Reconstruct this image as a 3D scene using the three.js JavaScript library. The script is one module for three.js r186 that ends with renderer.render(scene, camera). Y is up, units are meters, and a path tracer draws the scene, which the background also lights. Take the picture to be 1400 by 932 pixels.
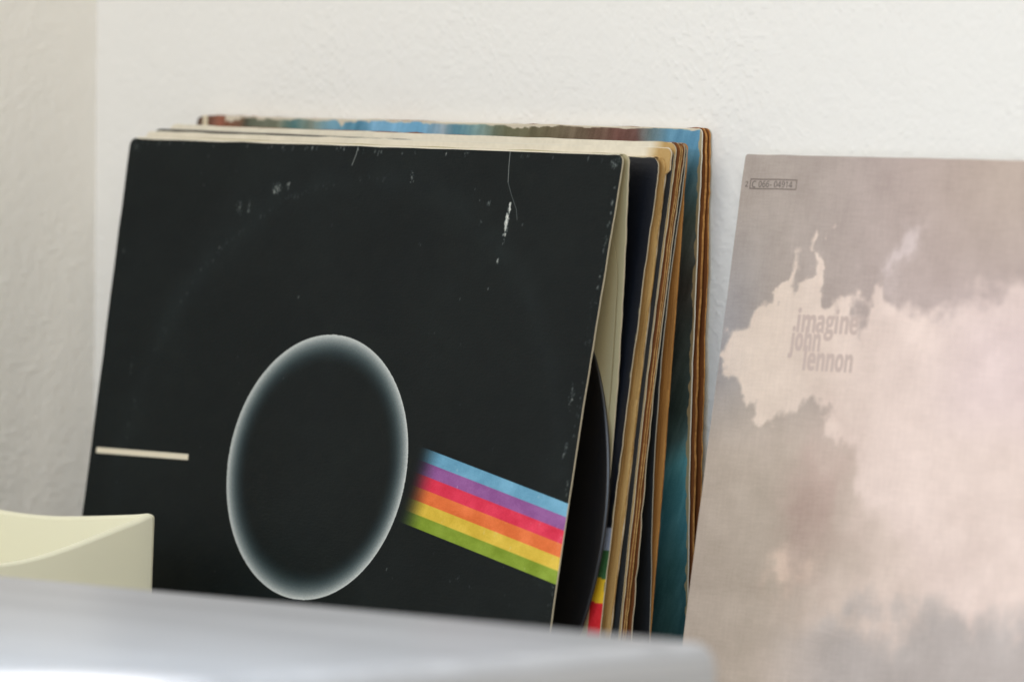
import * as THREE from 'three';
import { RoundedBoxGeometry } from 'three/addons/geometries/RoundedBoxGeometry.js';
import { mergeGeometries } from 'three/addons/utils/BufferGeometryUtils.js';
import { RectAreaLightUniformsLib } from 'three/addons/lights/RectAreaLightUniformsLib.js';

// ---------------------------------------------------------------- camera, light, exposure
RectAreaLightUniformsLib.init();
const scene = new THREE.Scene();
const camera = new THREE.PerspectiveCamera(4.864, 1024 / 681, 0.1, 50);
camera.position.set(2.4762, 0.3955, 2.4685);
camera.up.set(-0.0409, 0.9988, -0.0269);
camera.lookAt(0, 0.229, 0.052);
camera.focus = 3.47;
camera.userData.fStop = 7;

// the room behind the photographer: an even, slightly warm ambience
scene.background = new THREE.Color().setRGB(0.215, 0.202, 0.18);
scene.environmentIntensity = 1;

// main window, in front and to the left of the records
const windowLight = new THREE.RectAreaLight(new THREE.Color(1.0, 0.97, 0.915), 4.8, 0.9, 1.0);
windowLight.position.set(-0.05, 1.1, 1.75);
windowLight.lookAt(0.15, 0.25, 0.0);
scene.add(windowLight);
// paler light from the right-hand side of the room
const sideLight = new THREE.RectAreaLight(new THREE.Color(1.0, 0.97, 0.915), 3.5, 1.1, 1.3);
sideLight.position.set(1.4, 1.2, 1.4);
sideLight.lookAt(0.2, 0.25, 0.0);
scene.add(sideLight);
// cool daylight from a second window in front, over the white box
const coolLight = new THREE.RectAreaLight(new THREE.Color(0.50, 0.72, 1.0), 10.5, 0.4, 0.3);
coolLight.position.set(0.40, 0.48, 0.98);
coolLight.lookAt(0.40, 0.143, 0.86);
scene.add(coolLight);

// a low sunbeam from the same side that just touches the front of the white box
const sunbeam = new THREE.SpotLight(new THREE.Color(1.0, 0.98, 0.97), 120, 0, 0.024, 0.5, 2);
sunbeam.position.set(0.2, 1.7, 2.1); sunbeam.target.position.set(0.398, 0.143, 0.685);
sunbeam.castShadow = true;
scene.add(sunbeam, sunbeam.target);

const renderer = new THREE.WebGLRenderer();
renderer.toneMapping = THREE.LinearToneMapping;
renderer.toneMappingExposure = 1.0;
renderer.shadowMap.enabled = true;

// ---------------------------------------------------------------- helpers
function rng(seed) { let s = seed >>> 0; return () => { s = (s + 0x6D2B79F5) >>> 0; let t = s; t = Math.imul(t ^ (t >>> 15), t | 1); t ^= t + Math.imul(t ^ (t >>> 7), t | 61); return ((t ^ (t >>> 14)) >>> 0) / 4294967296; }; }
const clamp = (x, a = 0, b = 1) => Math.min(b, Math.max(a, x));
const lerp = (a, b, t) => a + (b - a) * t;
const sstep = (a, b, x) => { const t = clamp((x - a) / (b - a)); return t * t * (3 - 2 * t); };
function hash(ix, iy, seed) { let h = Math.imul(ix, 374761393) ^ Math.imul(iy, 668265263) ^ Math.imul(seed, 2147483647 - 1274126177); h = Math.imul(h ^ (h >>> 13), 1274126177); h = Math.imul(h ^ (h >>> 16), 2246822519); return ((h ^ (h >>> 15)) >>> 0) / 4294967296; }
// smooth value noise, repeating every `per` cells
function vnoise(x, y, seed, per = 1 << 20, perY = per) {
  const x0 = Math.floor(x), y0 = Math.floor(y), fx = x - x0, fy = y - y0;
  const m = (k) => ((k % per) + per) % per, my = (k) => ((k % perY) + perY) % perY;
  const u = fx * fx * fx * (fx * (fx * 6 - 15) + 10), v = fy * fy * fy * (fy * (fy * 6 - 15) + 10);
  const a = hash(m(x0), my(y0), seed), b = hash(m(x0 + 1), my(y0), seed), c = hash(m(x0), my(y0 + 1), seed), d = hash(m(x0 + 1), my(y0 + 1), seed);
  return lerp(lerp(a, b, u), lerp(c, d, u), v);
}
function fbm(x, y, seed, oct = 4) { let s = 0, a = 0.5, n = 0; for (let k = 0; k < oct; k++) { s += a * vnoise(x, y, seed + k * 17); n += a; x *= 2.03; y *= 2.03; a *= 0.5; } return s / n; }
function noise1(x, seed) { return vnoise(x, 0.37, seed) * 2 - 1; }

// a canvas filled pixel by pixel with sRGB colours
function print(w, h, f, draw) {
  const c = document.createElement('canvas'); c.width = w; c.height = h;
  const g = c.getContext('2d'), im = g.createImageData(w, h);
  for (let j = 0; j < h; j++) for (let i = 0; i < w; i++) {
    const p = f((i + 0.5) / w, (j + 0.5) / h), k = 4 * (j * w + i);
    im.data[k] = clamp(p[0], 0, 255); im.data[k + 1] = clamp(p[1], 0, 255); im.data[k + 2] = clamp(p[2], 0, 255); im.data[k + 3] = 255;
  }
  g.putImageData(im, 0, 0);
  if (draw) draw(g, w, h);
  const t = new THREE.CanvasTexture(c); t.colorSpace = THREE.SRGBColorSpace; t.anisotropy = 8;
  t.wrapS = t.wrapT = THREE.ClampToEdgeWrapping; t.magFilter = THREE.LinearFilter;
  return t;
}
function heightMap(n, f) {
  const a = new Uint8Array(n * n * 4);
  for (let j = 0; j < n; j++) for (let i = 0; i < n; i++) { const v = clamp(f(i / n, j / n)) * 255, k = 4 * (j * n + i); a[k] = a[k + 1] = a[k + 2] = v; a[k + 3] = 255; }
  const t = new THREE.DataTexture(a, n, n); t.wrapS = t.wrapT = THREE.RepeatWrapping; t.magFilter = THREE.LinearFilter; t.minFilter = THREE.LinearMipmapLinearFilter; t.generateMipmaps = true; t.needsUpdate = true;
  return t;
}
const mix3 = (a, b, t) => [lerp(a[0], b[0], t), lerp(a[1], b[1], t), lerp(a[2], b[2], t)];
function ramp(stops, x) { // [[pos, colour], ...]
  if (x <= stops[0][0]) return stops[0][1];
  for (let i = 1; i < stops.length; i++) if (x <= stops[i][0]) return mix3(stops[i - 1][1], stops[i][1], (x - stops[i - 1][0]) / (stops[i][0] - stops[i - 1][0]));
  return stops[stops.length - 1][1];
}

const names = {};
function numbered(name) { const n = names[name] = (names[name] ?? -1) + 1; return n ? `${name}_${String(n).padStart(3, '0')}` : name; }
function tag(o, label, category, group) { o.userData.label = label; if (category) o.userData.category = category; if (group) o.userData.group = group; return o; }
function mesh(name, geo, mat, parent = scene) {
  const m = new THREE.Mesh(geo, mat); m.name = parent === scene ? numbered(name) : name; m.castShadow = m.receiveShadow = true; parent.add(m); return m;
}
function struct(name, geo, mat, label) { const m = mesh(name, geo, mat); m.userData.kind = 'structure'; if (label) m.userData.label = label; return m; }

// ---------------------------------------------------------------- the setting: two plastered walls and the table top
const plaster = heightMap(1024, (x, y) => {
  // brushed-on plaster: soft lumps, short ridges and pits, 0.45 m across
  const wx = x + 0.012 * (vnoise(x * 22, y * 22, 5, 22) - 0.5), wy = y + 0.012 * (vnoise(x * 22, y * 22, 9, 22) - 0.5);
  const a = vnoise(wx * 40, wy * 46, 1, 40, 46), b = vnoise(wx * 96, wy * 112, 2, 96, 112), c = vnoise(wx * 180, wy * 200, 3, 180, 200), d = vnoise(wx * 290, wy * 310, 7, 290, 310);
  const r = 1 - Math.abs(2 * vnoise(wx * 74, wy * 86, 4, 74, 86) - 1), e = vnoise(x * 9, y * 9, 6, 9), lump = sstep(0.55, 0.9, c) * sstep(0.3, 0.7, e);
  return 0.08 + 0.14 * a + 0.24 * b + 0.16 * c + 0.09 * d + 0.14 * lump + (0.03 + 0.1 * e) * r * r;
});
function wallMaterial(r, g, b, bump) {
  const m = new THREE.MeshStandardMaterial({ roughness: 0.85, bumpMap: plaster.clone(), bumpScale: bump });
  m.color.setRGB(r, g, b); m.bumpMap.repeat.set(1 / 0.45, 1 / 0.45); m.bumpMap.needsUpdate = true; return m;
}
function slab(w, h, x, y, z, turn) { // uv in metres on the front
  const g = new THREE.BoxGeometry(w, h, 0.08); const uv = g.attributes.uv, p = g.attributes.position;
  for (let i = 0; i < uv.count; i++) uv.setXY(i, p.getX(i) + 2, p.getY(i) + 2);
  g.translate(0, 0, -0.04); if (turn) g.rotateY(turn); g.translate(x, y, z); return g;
}
struct('back_wall', slab(3.2, 2.4, 1.268, 1.0, 0), wallMaterial(0.825, 0.81, 0.78, 0.0008), 'white rough plastered wall behind the records');
struct('side_wall', slab(2.2, 2.4, -0.332, 1.0, 1.1, Math.PI / 2), wallMaterial(0.90, 0.86, 0.785, 0.0008), 'white rough plastered wall at the left of the corner');
{
  const m = new THREE.MeshStandardMaterial({ roughness: 0.5 }); m.color.setRGB(0.62, 0.59, 0.54);
  const g = new RoundedBoxGeometry(2.6, 0.04, 1.1, 3, 0.004); g.translate(0.972, -0.0205, 0.552);
  struct('table_top', g, m, 'pale table top under the records');
}

// ---------------------------------------------------------------- record sleeves
const agedPrint = print(256, 256, (u, v) => { const n = fbm(u * 30, v * 12, 141, 3), g = hash(Math.floor(u * 256), Math.floor(v * 256), 143) - 0.5; const c = mix3([226, 217, 197], [182, 148, 92], clamp(sstep(0.955, 0.985, u + 0.02 * (n - 0.5)))); return c.map((q) => q + g * 8 + (n - 0.5) * 14); });
const cardGrain = heightMap(256, (x, y) => 0.5 * vnoise(x * 90, y * 90, 31, 90) + 0.5 * vnoise(x * 24, y * 120, 32, 24, 120));
function paperMat(r, g, b, rough = 0.8) { const m = new THREE.MeshStandardMaterial({ roughness: rough }); m.color.setRGB(r, g, b); return m; }
function printMat(map, rough, coat) {
  const m = new THREE.MeshPhysicalMaterial({ map, roughness: rough, bumpMap: cardGrain.clone(), bumpScale: 0.00005, clearcoat: coat || 0, clearcoatRoughness: 0.5 });
  m.bumpMap.repeat.set(5, 5); m.bumpMap.needsUpdate = true; return m;
}
const kraftMap = print(512, 512, (u, v) => {
  const n = fbm(u * 60, v * 8, 41, 4), k = fbm(u * 9, v * 9, 43, 3), f = hash(Math.floor(u * 512), Math.floor(v * 512), 45);
  const c = mix3([150, 112, 58], [206, 170, 108], clamp(0.2 + 0.9 * n)); const t = (k - 0.5) * 34 + (f - 0.5) * 14;
  return [c[0] + t, c[1] + t, c[2] + t * 0.8];
});
kraftMap.wrapS = kraftMap.wrapT = THREE.RepeatWrapping; kraftMap.repeat.set(5, 1.5);
const kraft = new THREE.MeshStandardMaterial({ map: kraftMap, roughness: 0.85 });
const kraftBrown = new THREE.MeshStandardMaterial({ map: kraftMap, roughness: 0.85 }); kraftBrown.color.setRGB(0.80, 0.60, 0.40);
const kraftOrange = new THREE.MeshStandardMaterial({ map: kraftMap, roughness: 0.85 }); kraftOrange.color.setRGB(1.0, 0.76, 0.56);
const aged = new THREE.MeshStandardMaterial({ map: agedPrint, roughness: 0.8 });
const kraftDark = new THREE.MeshStandardMaterial({ map: kraftMap, roughness: 0.9 }); kraftDark.color.setRGB(0.42, 0.22, 0.13);
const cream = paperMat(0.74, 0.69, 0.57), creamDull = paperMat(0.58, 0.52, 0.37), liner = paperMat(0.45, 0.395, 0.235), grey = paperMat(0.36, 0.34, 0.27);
const blackCard = paperMat(0.009, 0.011, 0.013, 0.55);

// a bowed sheet of card between f(u, v) and `thick` behind it; u to the right, v down, both 0..1; groups: front, edges, back
function sheet(f, thick, mats, parent, name, o = {}) {
  const { nu = 30, nv = 90, r = 0.004, W = 0.315, H = 0.313, wob = 0.0005, seed = 1 } = o;
  const ease = (t) => t < 0.06 ? t * t / 0.12 + 0 * t : t; // denser near the ends
  const us = [], vs = [];
  for (let i = 0; i <= nu; i++) { const t = i / nu; us.push(0.5 - 0.5 * Math.cos(Math.PI * t) * (0.4 + 0.6 * Math.abs(Math.cos(Math.PI * t)))); }
  for (let j = 0; j <= nv; j++) { const t = j / nv; vs.push(0.5 - 0.5 * Math.cos(Math.PI * t)); }
  us[0] = vs[0] = 0; us[nu] = vs[nv] = 1;
  const P = [], N = [], UV = [];
  for (let j = 0; j <= nv; j++) for (let i = 0; i <= nu; i++) {
    let u = us[i], v = vs[j];
    const d = Math.min(v, 1 - v) * H, ins = d < r ? (r - Math.sqrt(Math.max(0, r * r - (r - d) * (r - d)))) / W : 0;
    u = ins + u * (1 - 2 * ins);
    const e = Math.pow(us[i], 6), el = Math.pow(1 - us[i], 6), et = Math.pow(1 - v, 10);
    const uw = u + (e * 0.5 * noise1(v * 17, seed) + el * noise1(v * 22, seed + 3) + e * 0.5 * noise1(v * 70, seed + 5) + e * 0.35 * noise1(v * 160, seed + 6)) * wob / W;
    const vw = v + et * (noise1(u * 30, seed + 7) + 0.6 * noise1(u * 110, seed + 9)) * wob / H;
    const p = f(uw, vw), a = f(uw + 0.002, vw), b = f(uw, vw + 0.002);
    const n = new THREE.Vector3().subVectors(b, p).cross(new THREE.Vector3().subVectors(a, p)).normalize();
    P.push(p); N.push(n); UV.push([u, 1 - v]);
  }
  const pos = [], nor = [], uv = [], idx = [], geo = new THREE.BufferGeometry(), at = (i, j) => j * (nu + 1) + i;
  const add = (p, n, t) => { pos.push(p.x, p.y, p.z); nor.push(n.x, n.y, n.z); uv.push(t[0], t[1]); return pos.length / 3 - 1; };
  for (let k = 0; k < P.length; k++) add(P[k], N[k], UV[k]);
  for (let j = 0; j < nv; j++) for (let i = 0; i < nu; i++) { const a = at(i, j), b = at(i + 1, j), c = at(i, j + 1), d = at(i + 1, j + 1); idx.push(a, c, b, b, c, d); }
  geo.addGroup(0, idx.length, 0);
  let s = idx.length;
  const rim = []; for (let i = 0; i < nu; i++) rim.push(at(i, 0)); for (let j = 0; j < nv; j++) rim.push(at(nu, j)); for (let i = nu; i > 0; i--) rim.push(at(i, nv)); for (let j = nv; j > 0; j--) rim.push(at(0, j));
  const back = (k) => P[k].clone().addScaledVector(N[k], -thick);
  for (let k = 0; k < rim.length; k++) {
    const a = rim[k], b = rim[(k + 1) % rim.length], n = N[a].clone().cross(new THREE.Vector3().subVectors(P[b], P[a])).normalize();
    const t = k / rim.length * 4, A = add(P[a], n, [t, 0]), B = add(P[b], n, [t + 4 / rim.length, 0]), C = add(back(a), n, [t, 0.01]), D = add(back(b), n, [t + 4 / rim.length, 0.01]);
    idx.push(A, B, C, B, D, C);
  }
  geo.addGroup(s, idx.length - s, 1); s = idx.length;
  const off = pos.length / 3;
  for (let k = 0; k < P.length; k++) add(back(k), N[k].clone().negate(), UV[k]);
  for (let j = 0; j < nv; j++) for (let i = 0; i < nu; i++) { const a = off + at(i, j), b = off + at(i + 1, j), c = off + at(i, j + 1), d = off + at(i + 1, j + 1); idx.push(a, b, c, b, d, c); }
  geo.addGroup(s, idx.length - s, 2);
  geo.setAttribute('position', new THREE.Float32BufferAttribute(pos, 3)); geo.setAttribute('normal', new THREE.Float32BufferAttribute(nor, 3)); geo.setAttribute('uv', new THREE.Float32BufferAttribute(uv, 2)); geo.setIndex(idx);
  return mesh(name, geo, mats, parent);
}
// a strip between two curves a(t), b(t), t 0..1, bulging along `out` by `bulge`
function strip(a, b, out, bulge, mat, parent, name, n = 40) {
  const pos = [], uv = [], idx = [], m = 5;
  for (let i = 0; i <= n; i++) for (let k = 0; k <= m; k++) {
    const t = i / n, s = k / m, p = a(t).lerp(b(t), s).addScaledVector(out, bulge * Math.sqrt(Math.max(0, 1 - (2 * s - 1) ** 2)));
    pos.push(p.x, p.y, p.z); uv.push(t, s * 0.02);
  }
  for (let i = 0; i < n; i++) for (let k = 0; k < m; k++) { const q = i * (m + 1) + k; idx.push(q, q + m + 1, q + 1, q + 1, q + m + 1, q + m + 2); }
  const g = new THREE.BufferGeometry(); g.setAttribute('position', new THREE.Float32BufferAttribute(pos, 3)); g.setAttribute('uv', new THREE.Float32BufferAttribute(uv, 2)); g.setIndex(idx); g.computeVertexNormals();
  return mesh(name, g, mat, parent);
}
// depth of an edge at height y from its depths at three heights
function edge3([zt, zm, zb], yt = 0.2933, ym = 0.184, yb = 0.128) {
  const s1 = (zm - zt) / (ym - yt), s2 = (zb - zm) / (yb - ym);
  return (y) => {
    if (y > yt) return zt + s1 * (y - yt) - (s2 - s1) * 0;
    if (y < yb) return zb + s2 * (y - yb);
    const c = (s2 - s1) / (yb - yt); return zt + s1 * (y - yt) + c * (y - yt) * (y - ym);
  };
}
const edge2 = (zt, zb, top = 0.311) => (y) => zb + (zt - zb) * y / top;
// the surface of a sleeve's panel
function surface({ xl, xr: xr0, tl, tr = tl, zl, zr, p = 1.5, bow = 0, tab = 0 }) {
  return (u, v) => {
    const xr = xr0 + (v < 0.033 ? tab : 0); // a right edge torn back below the corner
    const y = lerp(tl, tr, u) * (1 - v) + 0.0005;
    return new THREE.Vector3(lerp(xl, xr, u), y, lerp(zl(y), zr(y), u <= 0 ? 0 : Math.pow(u, p)) + bow * Math.sin(Math.PI * clamp(u)) * Math.sin(Math.PI * clamp(v)));
  };
}
function sleeve(name, label, group, front, back, mats, o = {}) {
  const t = new THREE.Group(); t.name = numbered(name); scene.add(t); tag(t, label, 'record sleeve', group);
  const c = front(0.5, 1); t.position.set(c.x, 0, c.z);
  const rel = (f) => (u, v) => f(u, v).sub(t.position);
  const ff = rel(front), fb = rel(back), th = o.thick || 0.0006;
  sheet(ff, th, [mats.print, mats.edge, mats.inside], t, 'front_panel', { ...o, seed: (o.seed || 1) });
  sheet(fb, th, [mats.inside, mats.edge2 || mats.edge, mats.rear || mats.print2 || blackCard], t, 'back_panel', { ...o, seed: (o.seed || 1) + 50, wob: o.wob2 || o.wob });
  const rr = (o.r || 0.004) / 0.315;
  strip((s) => ff(0.0006, lerp(rr, 1 - rr, s)), (s) => fb(0.0006, lerp(rr, 1 - rr, s)), new THREE.Vector3(-1, 0, 0), 0.0006, mats.spine || mats.edge, t, 'spine');
  if (!o.noFold) strip((s) => ff(lerp(rr, 1 - rr, s), 0.0012), (s) => fb(lerp(rr, 1 - rr, s), 0.0012), new THREE.Vector3(0, 1, 0), 0.0004, mats.fold || mats.edge, t, 'top_fold');
  return t;
}
const stack = 'record sleeves leaning in one stack';

// --- print of the front sleeve: black, a pale soft ring, six slanted stripes, scuffs
const stripeColours = [[120, 178, 208], [158, 98, 162], [236, 58, 88], [244, 124, 66], [236, 200, 76], [142, 166, 54]];
const scuffs = [];
{
  const R = rng(77);
  const dab = (u, v, du, dv, n, a) => { for (let i = 0; i < n; i++) { const g = () => (R() + R() + R() - 1.5) / 1.5; scuffs.push([u + g() * du, v + g() * dv, 0.0004 + R() * 0.0011, 0.0005 + R() * 0.0024, a * (0.18 + 0.8 * R() * R())]); } };
  dab(0.795, 0.098, 0.005, 0.032, 130, 0.9); dab(0.797, 0.078, 0.004, 0.012, 40, 0.9); dab(0.789, 0.152, 0.004, 0.008, 16, 0.5);
  dab(0.323, 0.064, 0.014, 0.012, 60, 0.55); dab(0.345, 0.060, 0.005, 0.01, 22, 0.45); dab(0.25, 0.094, 0.008, 0.012, 26, 0.4); dab(0.27, 0.093, 0.004, 0.014, 18, 0.35);
  dab(0.595, 0.04, 0.006, 0.012, 18, 0.5); dab(0.755, 0.072, 0.006, 0.006, 12, 0.4); dab(0.745, 0.1, 0.004, 0.006, 8, 0.4);
  dab(0.975, 0.33, 0.006, 0.03, 34, 0.45); dab(0.978, 0.40, 0.006, 0.02, 22, 0.45); dab(0.985, 0.24, 0.004, 0.05, 14, 0.35);
  dab(0.01, 0.165, 0.02, 0.02, 16, 0.3); dab(0.064, 0.33, 0.003, 0.02, 14, 0.3); dab(0.82, 0.62, 0.2, 0.05, 10, 0.2);
  for (let i = 0; i < 60; i++) { const a = Math.PI * (1.03 + 0.5 * R()), q = 0.455 + 0.008 * (R() - 0.5); dab(0.52 + q * Math.cos(a), 0.50 + q * Math.sin(a), 0.006, 0.006, 4, 0.16); }
  for (let i = 0; i < 90; i++) { const k = R(); dab(k < 0.5 ? 0.992 : R(), k < 0.5 ? R() * 0.8 : 0.006, 0.004, 0.006, 3, 0.45); }
  dab(0.985, 0.012, 0.012, 0.012, 30, 0.5); dab(0.015, 0.012, 0.012, 0.01, 22, 0.45);
  for (let i = 0; i < 26; i++) dab(0.72 + R() * 0.28, 0.42 + R() * 0.18, 0.006, 0.006, 3, 0.35);
  for (let i = 0; i < 70; i++) dab(R(), R() * 0.8, 0.001, 0.001, 1, 0.45);
}
const frontPrint = print(1400, 1400, (u, v) => {
  const g = (hash(Math.floor(u * 1400), Math.floor(v * 1400), 3) - 0.5), m = fbm(u * 7, v * 7, 11, 4) - 0.5, w = fbm(u * 40, v * 55, 12, 3) - 0.5;
  const hz = 9 * Math.exp(-(((Math.hypot(u - 0.52, v - 0.5) - 0.455) / 0.02) ** 2)) * fbm(u * 22, v * 22, 14, 3) + 5 * sstep(0.45, 0.8, fbm(u * 5 + v * 2, v * 3, 15, 4)) ;
  let c = [5 + hz + m * 10 + g * 8 + w * 7, 14 + hz + m * 10 + g * 8 + w * 7, 16 + hz + m * 8 + g * 7 + w * 5];
  // ring with a glow fading inwards
  const d = Math.hypot(u - 0.484, (v - 0.452)), R = 0.186;
  if (d < R + 0.002) {
    const inn = (R - d) / 0.042, a = clamp(inn < 0 ? 0 : 1) * (d > R ? 1 - (d - R) / 0.002 : 1);
    const k = a * Math.pow(clamp(1 - inn), 1.25) * (0.93 + 0.10 * g);
    c = mix3(c, mix3([60, 84, 92], [206, 208, 204], k), clamp(k * 1.1));
  }
  // six parallel slanted stripes running off the right edge
  const t = (v - 0.474 + 0.2 * (1 - u)) / (0.0182 + 0.0001), i = Math.floor(t), left = 0.685 - 0.004 * t;
  if (i >= 0 && i < 6 && u > left) c = mix3(c, stripeColours[i].map((q) => (q + g * 18 + w * 34 + m * 20) * 0.94), sstep(0, 0.055, u - left));
  return c;
}, (g, W) => {
  for (const [u, v, a, b, o] of scuffs) { g.fillStyle = `rgba(214,214,206,${o.toFixed(3)})`; g.beginPath(); g.ellipse(u * W, v * W, a * W, b * W, 0.2, 0, 7); g.fill(); }
  // thin creases at the top edge
  const line = (pts, o, w) => { g.strokeStyle = `rgba(205,205,198,${o})`; g.lineWidth = w; g.beginPath(); pts.forEach((p, k) => k ? g.lineTo(p[0] * W, p[1] * W) : g.moveTo(p[0] * W, p[1] * W)); g.stroke(); };
  line([[0.781, 0], [0.783, 0.022], [0.786, 0.043]], 0.55, 2); line([[0.786, 0.043], [0.797, 0.061], [0.81, 0.079], [0.815, 0.094]], 0.4, 1.6);
  line([[0.478, 0], [0.476, 0.012], [0.470, 0.028]], 0.6, 2);
  // a short pale rule near the left edge
  g.fillStyle = 'rgb(222,212,190)'; g.fillRect(0.012 * W, 0.448 * W, 0.2 * W, 0.0085 * W);
});
const blackGloss = printMat(frontPrint, 0.45); blackGloss.specularIntensity = 0.35;
{
  const f = surface({ xl: -0.2474, xr: 0.068, tl: 0.3103, tr: 0.3103, zl: edge2(0.0534, 0.104), zr: edge3([0.0567, 0.0801, 0.0911]), p: 1.35 });
  const b = surface({ xl: -0.2472, xr: 0.068, tl: 0.3114, tr: 0.3108, zl: edge2(0.0514, 0.100), zr: edge3([0.0509, 0.0586, 0.0658]), p: 1.7 });
  sleeve('record_sleeve', 'worn black record sleeve with slanted colour stripes, frontmost of the leaning stack, mouth gaping open', stack, f, b,
    { print: blackGloss, edge: creamDull, inside: liner, rear: blackCard, spine: blackCard, fold: cream }, { thick: 0.0007, wob: 0.00025, wob2: 0.0004, seed: 3, r: 0.0036 });
  // paper liner and the record in the open mouth
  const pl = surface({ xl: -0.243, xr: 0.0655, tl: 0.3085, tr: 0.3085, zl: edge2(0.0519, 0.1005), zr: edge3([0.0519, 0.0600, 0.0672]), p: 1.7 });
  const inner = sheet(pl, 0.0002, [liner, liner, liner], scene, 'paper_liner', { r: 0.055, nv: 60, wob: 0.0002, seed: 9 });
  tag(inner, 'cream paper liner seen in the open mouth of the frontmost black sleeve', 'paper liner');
}
{
  const disc = new THREE.Group(); disc.name = 'vinyl_record'; scene.add(disc); tag(disc, 'black vinyl record slipping out of the frontmost black sleeve', 'vinyl record');
  const vinyl = new THREE.MeshPhysicalMaterial({ roughness: 0.32 }); vinyl.color.setRGB(0.006, 0.006, 0.007);
  const grooves = heightMap(512, (x, y) => 0.5 + 0.5 * Math.sin(x * 512 * 0.9)); 
  const pts = []; const prof = [[0.0036, 0.0009], [0.05, 0.0009], [0.052, 0.0006], [0.143, 0.0006], [0.1455, 0.0010], [0.1495, 0.0010], [0.1506, 0.0005], [0.1508, 0], [0.1506, -0.0005], [0.1495, -0.0010], [0.1455, -0.0010], [0.143, -0.0006], [0.052, -0.0006], [0.05, -0.0009], [0.0036, -0.0009]];
  for (const [r, y] of prof) pts.push(new THREE.Vector2(r, y));
  const g = new THREE.LatheGeometry(pts.reverse(), 160); g.rotateX(Math.PI / 2); mesh('disc', g, vinyl, disc);
  const lab = new THREE.RingGeometry(0.0037, 0.049, 64); lab.translate(0, 0, 0.0013); mesh('paper_label', lab, paperMat(0.35, 0.3, 0.2), disc);
  disc.position.set(-0.0775, 0.1562, 0.0716); disc.rotation.order = 'YXZ'; disc.rotation.set(-0.147, 0.037, 0);
}

// --- the sleeves behind it
const darkPrint = print(512, 512, (u, v) => {
  const g = hash(Math.floor(u * 512), Math.floor(v * 512), 53) - 0.5, m = fbm(u * 8, v * 8, 55, 3) - 0.5;
  let c = [11 + g * 4 + m * 6, 15 + g * 4 + m * 7, 24 + g * 4 + m * 8];
  if (u > 0.9) {
    const bars = [[0.508, 0.54, [150, 160, 180]], [0.54, 0.578, [60, 104, 62]], [0.578, 0.612, [226, 182, 40]], [0.612, 0.665, [206, 36, 44]]];
    for (const [a, b, q] of bars) { const vv = v + 0.1 * (1 - u); if (vv > a && vv < b) c = q.map((k) => k + g * 14); }
  }
  return c;
}, (g, W) => { g.strokeStyle = 'rgb(70,170,190)'; g.lineWidth = 2.4; g.beginPath(); g.arc(0.895 * W, 0.0675 * W, 3.6, 0, 7); g.stroke(); g.fillStyle = 'rgb(90,185,200)'; g.fillRect(0.8935 * W, 0.0635 * W, 2.4, 5); g.fillStyle = 'rgba(120,110,80,.8)'; for (let k = 0; k < 14; k++) g.fillRect(W - 1, hash(k, 2, 7) * W, 2, 2 + 5 * hash(k, 3, 7)); });
const ZR = (a) => edge3(a);
function flat(name, label, o) {
  const f = surface({ xl: o.xl, xr: o.xr, tl: o.top, tr: o.topR ?? o.top, zl: edge2(o.lt, o.lb), zr: ZR(o.f), p: 1.6, tab: o.tab });
  const b = surface({ xl: o.xl, xr: o.xrb ?? o.xr, tl: o.top, tr: o.topR ?? o.top, zl: edge2(o.lt - o.gap, o.lb - o.gap), zr: ZR(o.b), p: 1.8, tab: o.tab });
  return sleeve(name, label, stack, f, b, o.mats, { thick: o.thick || 0.0006, wob: o.wob || 0.0005, seed: o.seed, r: o.r || 0.003 });
}
flat('record_sleeve', 'dark navy record sleeve with small cyan ring, directly behind the frontmost black sleeve', { xl: -0.243, xr: 0.072, top: 0.3094, lt: 0.0485, lb: 0.0935, gap: 0.003, f: [0.0382, 0.0569, 0.0658], b: [0.0337, 0.0507, 0.0597], seed: 13, wob: 0.0006, r: 0.004,
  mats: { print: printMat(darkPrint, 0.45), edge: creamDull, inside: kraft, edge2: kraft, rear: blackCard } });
flat('record_sleeve', 'cream topped record sleeve between the navy sleeve and the thin black sleeve', { xl: -0.2465, xr: 0.0717, tab: 0.0022, top: 0.3134, lt: 0.0448, lb: 0.089, gap: 0.0008, f: [0.0331, 0.0500, 0.0590], b: [0.0325, 0.0495, 0.0583], thick: 0.0003, seed: 17, wob: 0.0004,
  mats: { print: aged, edge: kraft, inside: cream, edge2: kraft, rear: cream, fold: cream } });
flat('record_sleeve', 'thin black record sleeve showing as a dark line between two cream topped sleeves', { xl: -0.2435, xr: 0.0735, top: 0.3147, topR: 0.3122, lt: 0.0425, lb: 0.085, gap: 0.0012, f: [0.0315, 0.0490, 0.0566], b: [0.0309, 0.0484, 0.0560], thick: 0.0003, seed: 21, wob: 0.0002,
  mats: { print: blackCard, edge: blackCard, inside: blackCard, edge2: creamDull, rear: blackCard } });
flat('record_sleeve', 'tall cream topped record sleeve with tan edges directly behind the thin black sleeve', { xl: -0.2385, xr: 0.0738, top: 0.3166, topR: 0.3155, lt: 0.0385, lb: 0.079, gap: 0.0028, f: [0.0302, 0.0478, 0.0553], b: [0.0279, 0.0457, 0.0534], seed: 25, wob: 0.0006, r: 0.0035,
  mats: { print: aged, edge: creamDull, inside: kraftDark, edge2: kraft, rear: kraft, fold: cream } });
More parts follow.
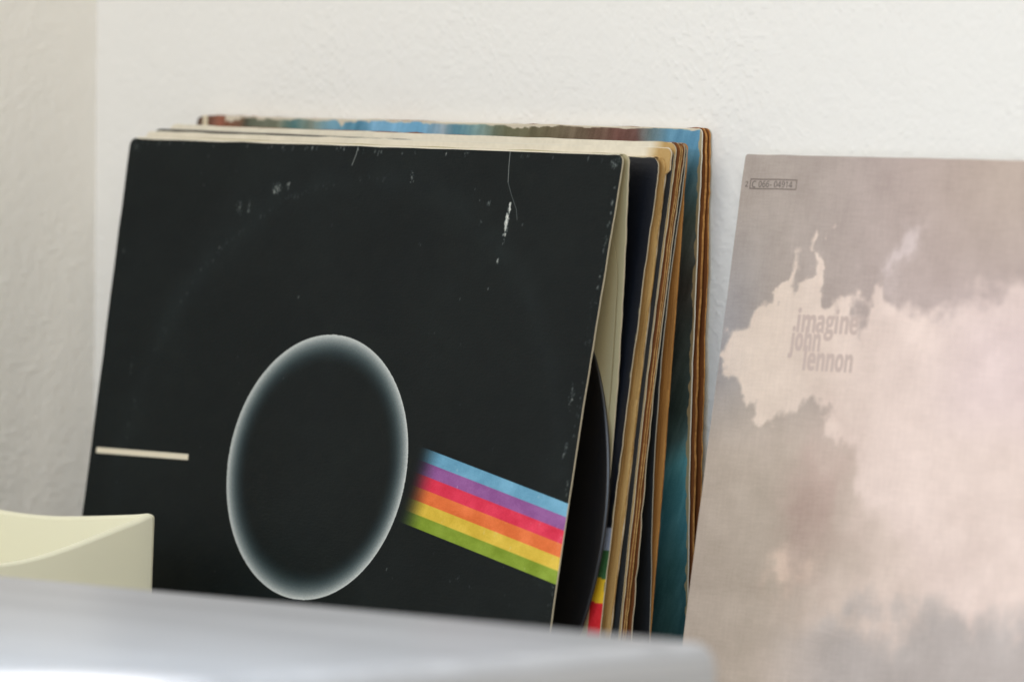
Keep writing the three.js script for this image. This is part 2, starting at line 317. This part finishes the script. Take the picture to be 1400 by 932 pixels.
flat('record_sleeve', 'tan edged record sleeve, thinner one just in front of the brown gaping sleeve', { xl: -0.240, xr: 0.074, top: 0.3158, topR: 0.315, lt: 0.034, lb: 0.069, gap: 0.0022, f: [0.0270, 0.0447, 0.0524], b: [0.0254, 0.0430, 0.0492], seed: 29, wob: 0.0007,
  mats: { print: kraftDark, edge: kraft, inside: kraftDark, edge2: creamDull, rear: kraft, fold: cream } });
flat('record_sleeve', 'black fronted record sleeve with gaping brown mouth, last before the blue green sleeve', { xl: -0.240, xr: 0.0745, top: 0.3160, topR: 0.3152, lt: 0.029, lb: 0.055, gap: 0.002, f: [0.0243, 0.0391, 0.0405], b: [0.0229, 0.0329, 0.0385], seed: 33, wob: 0.0004, r: 0.0035,
  mats: { print: blackCard, edge: grey, inside: kraftBrown, edge2: kraftBrown, rear: blackCard, fold: cream } });

// --- tall painted gatefold against the wall
const paintPrint = print(1024, 1024, (u, v) => {
  const wx = u + 0.05 * (fbm(u * 6, v * 6, 61, 3) - 0.5), n = fbm(wx * 40, v * 14, 63, 4), m = fbm(u * 9, v * 9, 65, 4), s = fbm(u * 95 + v * 30, v * 20, 67, 3), g = hash(Math.floor(u * 1024), Math.floor(v * 1024), 69) - 0.5;
  const top = ramp([[0, [58, 48, 40]], [0.012, [96, 66, 50]], [0.05, [158, 92, 70]], [0.085, [120, 86, 64]], [0.10, [92, 96, 80]], [0.17, [132, 136, 116]], [0.2, [74, 118, 120]], [0.24, [140, 150, 136]], [0.28, [112, 160, 182]], [0.33, [84, 140, 166]], [0.37, [124, 176, 208]], [0.46, [104, 164, 200]], [0.5, [156, 172, 182]], [0.53, [96, 146, 164]], [0.57, [118, 148, 146]], [0.63, [116, 116, 88]], [0.7, [108, 98, 72]], [0.78, [104, 86, 66]], [0.84, [112, 72, 62]], [0.875, [108, 74, 66]], [0.9, [106, 122, 124]], [0.94, [96, 148, 176]], [1, [84, 140, 172]]], u + 0.02 * (n - 0.5));
  const right = ramp([[0, [92, 146, 176]], [0.07, [92, 140, 160]], [0.14, [78, 92, 84]], [0.24, [60, 56, 50]], [0.3, [56, 64, 60]], [0.39, [66, 82, 78]], [0.435, [76, 104, 104]], [0.47, [86, 156, 168]], [0.54, [78, 142, 156]], [0.6, [60, 112, 118]], [0.68, [48, 92, 96]], [0.78, [40, 70, 74]], [1, [34, 56, 60]]], v + 0.05 * (u - 0.93) * 6 + 0.03 * (m - 0.5));
  let c = mix3(top, right, sstep(0.02, 0.06, v));
  const t = (m - 0.5) * 56 + (s - 0.5) * 40 + g * 12; c = [c[0] + t, c[1] + t, c[2] + t];
  // worn white along the top edge and the right edge
  const wear = v - 0.0012 - 0.013 * Math.pow(fbm(u * 60, v * 60, 71, 5), 3) * (0.3 + 1.2 * sstep(0.4, 0.65, fbm(u * 9, 3.3, 73, 2)));
  if (wear < 0 && u > 0.06) c = mix3([214, 202, 180], c, sstep(-0.0008, 0.0006, wear));
  if (u > 0.9955 + 0.003 * noise1(v * 90, 75)) c = mix3(c, [190, 160, 112], 0.8);
  if (u > 0.012 && u < 0.022 && v < 0.2) c = [214, 200, 172];
  return c;
});
{
  const zl = edge2(0.008, 0.0165), f = surface({ xl: -0.2534, xr: 0.069, tl: 0.3202, tr: 0.3212, zl, zr: ZR([0.0075, 0.0121, 0.0126]), p: 1 });
  const m1 = surface({ xl: -0.2534, xr: 0.069, tl: 0.3198, tr: 0.3208, zl: edge2(0.0055, 0.014), zr: ZR([0.0050, 0.0091, 0.0098]), p: 1 });
  const b = surface({ xl: -0.2534, xr: 0.0692, tl: 0.3202, tr: 0.3212, zl: edge2(0.0022, 0.0105), zr: ZR([0.0024, 0.0048, 0.0062]), p: 1 });
  const t = sleeve('record_sleeve', 'tall worn record sleeve with blue green painted print, rearmost of the stack against the wall', stack, f, b,
    { print: printMat(paintPrint, 0.6), edge: cream, inside: kraftDark, edge2: kraftOrange, rear: creamDull, spine: kraftBrown, fold: cream }, { thick: 0.0008, wob: 0.0005, wob2: 0.0008, seed: 37, r: 0.003 });
  sheet((u, v) => m1(u, v).sub(t.position), 0.0012, [kraftDark, kraftOrange, kraftDark], t, 'middle_panel', { wob: 0.0008, seed: 95, r: 0.003 });
}

// --- pale sleeve on the right, with its lettering
const palePrint = print(1400, 1400, (u, v) => {
  const wx = u + 0.05 * (fbm(u * 11, v * 11, 81, 4) - 0.5) + 0.075 * (fbm(u * 27, v * 27, 82, 5) - 0.5), wy = v + 0.06 * (fbm(u * 11, v * 11, 83, 4) - 0.5) + 0.08 * (fbm(u * 27, v * 27, 84, 5) - 0.5);
  const g = hash(Math.floor(u * 1400), Math.floor(v * 1400), 85) - 0.5, m = fbm(u * 5, v * 5, 86, 4) - 0.5;
  const weave = (vnoise(u * 500, v * 60, 87) + vnoise(u * 60, v * 500, 88) - 1) * 5;
  let c = mix3([172, 160, 152], [184, 166, 162], sstep(0, 0.4, u));
  c = mix3(c, [158, 153, 154], sstep(0.10, 0.0, u) * sstep(0.05, 0.25, v));                  // cooler along the left edge
  c = mix3(c, [186, 168, 154], sstep(0.25, 0.0, v) * sstep(0.2, 0.5, u) * 0.7);
  const lower = mix3([184, 169, 155], [221, 201, 190], sstep(0.08, 0.34, u + 0.3 * m)); c = mix3(c, lower, sstep(0.26, 0.42, v));
  // a bright bank of cloud drifting across, ragged above and below
  const top = ramp([[0, [0.235]], [0.07, [0.205]], [0.10, [0.15]], [0.13, [0.165]], [0.155, [0.125]], [0.19, [0.185]], [0.26, [0.205]], [0.30, [0.165]], [0.34, [0.195]], [0.44, [0.17]], [1, [0.16]]].map(([a, q]) => [a, [q[0], 0, 0]]), wx)[0];
  const bot = ramp([[0, [0.24]], [0.05, [0.30]], [0.09, [0.345]], [0.15, [0.335]], [0.22, [0.36]], [0.28, [0.41]], [0.36, [0.45]], [0.5, [0.6]], [1, [0.7]]].map(([a, q]) => [a, [q[0], 0, 0]]), wx)[0];
  const k = sstep(top - 0.007, top + 0.012 + 0.02 * sstep(0.2, 0.4, u), wy) * (1 - sstep(bot - 0.008, bot + 0.014 + 0.16 * sstep(0.2, 0.5, u), wy));
  c = mix3(c, mix3([230, 211, 196], [231, 210, 201], sstep(0.05, 0.35, u)), k * (0.93 + 0.3 * (fbm(u * 14, v * 14, 89, 4) - 0.5)));
  const puff = Math.exp(-(((wx - 0.17) / 0.035) ** 2 + ((wy - 0.555) / 0.028) ** 2) * 1.2); c = mix3(c, [226, 202, 184], clamp(puff * 1.3) * 0.8);
  const puff2 = Math.exp(-(((wx - 0.31) / 0.018) ** 2 + ((wy - 0.13) / 0.03) ** 2)); c = mix3(c, [222, 206, 204], clamp(puff2 * 1.4) * 0.75);
  c = mix3(c, [176, 144, 136], 0.45 * Math.exp(-(((wx - 0.21) / 0.05) ** 2 + ((wy - 0.47) / 0.09) ** 2)));
  c = mix3(c, [218, 196, 200], 0.4 * sstep(0.34, 0.5, u) * sstep(0.12, 0.25, v) * sstep(0.4, 0.3, v));
  c = mix3(c, [176, 168, 165], sstep(0.60, 0.67, wy + 0.06 * u) * sstep(0.12, 0.3, u) * 0.8);
  const t = m * 18 + g * 9 + weave + 16 * (fbm(u * 26, v * 26, 90, 3) - 0.5); return [c[0] + t, c[1] + t, c[2] + t];
}, (g, W) => {
  // catalogue number in its box
  g.strokeStyle = 'rgb(84,72,66)'; g.lineWidth = 1.6; g.strokeRect(0.0165 * W, 0.0335 * W, 0.0855 * W, 0.0128 * W);
  g.fillStyle = 'rgb(62,54,50)'; g.textBaseline = 'alphabetic';
  const put = (s, u, v, px, sx, font = 'sans-serif', bold = '') => { g.save(); g.translate(u * W, v * W); g.scale(sx, 1); g.font = `${bold} ${px}px ${font}`; g.fillText(s, 0, 0); g.restore(); };
  put('2', 0.0068, 0.0441, 14, 1.1); put('C', 0.0190, 0.0445, 18, 1.1); put('066', 0.0315, 0.0443, 15.5, 1.12); put('-', 0.0525, 0.0441, 15, 1.3); put('04914', 0.0600, 0.0443, 15.5, 1.15);
  g.fillStyle = g.strokeStyle = 'rgb(199,179,171)'; g.lineJoin = 'round';
  const word = (s, u, v, w, px) => { // condensed heavy lower case, letters nearly touching
    g.font = `bold ${px}px sans-serif`; const tight = 0.93, full = [...s].reduce((a, q) => a + g.measureText(q).width * tight, 0), k = w * W / full;
    g.save(); g.translate(u * W, v * W); g.scale(k, 1); g.lineWidth = 1.6; let x = 0;
    for (const q of s) { g.fillText(q, x, 0); g.strokeText(q, x, 0); x += g.measureText(q).width * tight; }
    g.restore();
  };
  word('imagine', 0.1335, 0.2375, 0.114, 59); word('john', 0.1275, 0.2625, 0.056, 59); word('lennon', 0.1535, 0.2885, 0.093, 59);
});
{
  const f = surface({ xl: 0.0965, xr: 0.4115, tl: 0.311, tr: 0.3135, zl: edge2(0.008, 0.061), zr: edge2(0.008, 0.061), p: 1, bow: -0.0006 });
  const b = surface({ xl: 0.0965, xr: 0.4115, tl: 0.3108, tr: 0.3133, zl: edge2(0.005, 0.058), zr: edge2(0.005, 0.058), p: 1, bow: -0.0006 });
  sleeve('record_sleeve', 'pale mauve and pink record sleeve with cloudy print standing alone at the right', undefined, f, b,
    { print: printMat(palePrint, 0.5), edge: cream, inside: cream, rear: cream, spine: paperMat(0.42, 0.36, 0.33), fold: paperMat(0.7, 0.62, 0.58) }, { thick: 0.0006, wob: 0.0002, seed: 41, r: 0.0015 });
}

// ---------------------------------------------------------------- cream square bowl at the left, its rim dipping between the corners
{
  const X1 = -0.1415, Z0 = 0.13, w = 0.172, d = 0.19, th = 0.0036;
  const back = (s) => 0.1490 - 0.0056 * Math.sin(Math.PI * clamp(s / 0.62 * 0.5, 0, 0.5)) + 0.0052 * sstep(0.35, 1.0, s);   // along the far side from the right corner
  const side = (s) => 0.1490 - 0.0178 * Math.sin(Math.PI * s) ** 1.0 * (0.72 + 0.28 * Math.sin(Math.PI * s));             // along the right side towards the front
  const out = [], N = 26, rc = 0.0032;
  // outline (clockwise seen from above) with rounded corners; each entry: x, z, rim height
  const push = (x, z, h) => out.push([x, z, h]);
  const L = X1 - w, F = Z0 + d;
  for (let i = 1; i < N; i++) { const s = i / N; push(X1 - rc - (w - 2 * rc) * s, Z0, back((rc + (w - 2 * rc) * s) / w)); }
  for (let i = 0; i <= 4; i++) { const a = i / 4 * Math.PI / 2; push(L + rc - rc * Math.sin(a), Z0 + rc - rc * Math.cos(a), 0.1492); }
  for (let i = 1; i < N; i++) { const s = i / N; push(L, Z0 + rc + (d - 2 * rc) * s, side(s)); }
  for (let i = 0; i <= 4; i++) { const a = i / 4 * Math.PI / 2; push(L + rc - rc * Math.cos(a), F - rc + rc * Math.sin(a), 0.149); }
  for (let i = 1; i < N; i++) { const s = i / N; push(L + rc + (w - 2 * rc) * s, F, back(s)); }
  for (let i = 0; i <= 4; i++) { const a = i / 4 * Math.PI / 2; push(X1 - rc + rc * Math.sin(a), F - rc + rc * Math.cos(a), 0.149); }
  for (let i = 1; i < N; i++) { const s = 1 - i / N; push(X1, Z0 + rc + (d - 2 * rc) * s, side((rc + (d - 2 * rc) * s) / d)); }
  for (let i = 0; i <= 4; i++) { const a = i / 4 * Math.PI / 2; push(X1 - rc + rc * Math.cos(a), Z0 + rc - rc * Math.sin(a), 0.149); }
  const cx = X1 - w / 2, cz = Z0 + d / 2, pos = [], idx = [], n = out.length;
  // profile: outer bottom -> outer wall -> rounded rim -> inner wall -> inner floor
  const prof = []; for (let k = 0; k <= 12; k++) prof.push([0.003 * (1 - k / 12), k / 12, 0]);
  for (let k = 1; k <= 6; k++) { const a = k / 6 * Math.PI; prof.push([0, 1, a]); }
  for (let k = 11; k >= 1; k--) prof.push([0.003 * (1 - k / 12), k / 12, Math.PI]);
  const m = prof.length;
  for (const [x, z, h] of out) for (const [ins, y, a] of prof) {
    const inset = ins + (1 - Math.cos(a)) * th / 2, fx = 1 - inset / (w / 2), fz = 1 - inset / (d / 2), base = a >= Math.PI - 1e-6 ? 0.006 : 0;
    pos.push((x - cx) * fx, base + (h - th / 2 - base) * y + (y >= 1 ? Math.sin(a) * th / 2 : 0), (z - cz) * fz);
  }
  for (let i = 0; i < n; i++) for (let k = 0; k < m - 1; k++) { const a = i * m + k, b = ((i + 1) % n) * m + k; idx.push(a, a + 1, b, b, a + 1, b + 1); }
  const c0 = pos.length / 3; pos.push(0, 0, 0, 0, 0.02, 0);
  for (let i = 0; i < n; i++) { const j = (i + 1) % n; idx.push(i * m, j * m, c0, i * m + m - 1, c0 + 1, j * m + m - 1); }
  const g = new THREE.BufferGeometry(); g.setAttribute('position', new THREE.Float32BufferAttribute(pos, 3)); g.setIndex(idx); g.computeVertexNormals();
  const mat = new THREE.MeshPhysicalMaterial({ roughness: 0.9, transmission: 0.22, thickness: 0, side: THREE.DoubleSide }); mat.color.setRGB(0.99, 0.96, 0.755);
  const bowl = new THREE.Group(); bowl.name = 'bowl'; bowl.position.set(cx, 0.0005, cz); scene.add(bowl); tag(bowl, 'cream plastic square bowl with peaked corner and dipping rim, at lower left', 'bowl');
  mesh('body', g, mat, bowl);
}

// ---------------------------------------------------------------- white box in the foreground, out of focus
{
  const box = new THREE.Group(); box.name = 'white_box'; box.position.set(-0.05, 0, 0.70); scene.add(box); tag(box, 'white smooth box with rounded corners, blurred in the foreground', 'box');
  const smudge = print(1024, 512, (u, v) => {
    const x = u * 0.96 - 0.53, z = v * 0.72 + 0.34; // metres on the lid
    const n = fbm(u * 5 + v * 3, v * 46, 91, 4) - 0.5, q = fbm(u * 16, v * 16, 93, 4) - 0.5;
    const dust = hash(Math.floor(u * 1024), Math.floor(v * 512), 95) > 0.9985 ? -40 : 0;
    const k = 178 + n * 34 + q * 12 + dust;
    return [k, k, k + 2];
  });
  const m = new THREE.MeshPhysicalMaterial({ roughness: 0.33, map: smudge }); 
  const lid = new RoundedBoxGeometry(0.94, 0.07, 0.70, 6, 0.009); lid.translate(0, 0.108, 0); mesh('lid', lid, m, box);
  const body = new RoundedBoxGeometry(0.93, 0.07, 0.69, 4, 0.006); body.translate(0, 0.0355, 0); mesh('body', body, m, box);
}

renderer.render(scene, camera);
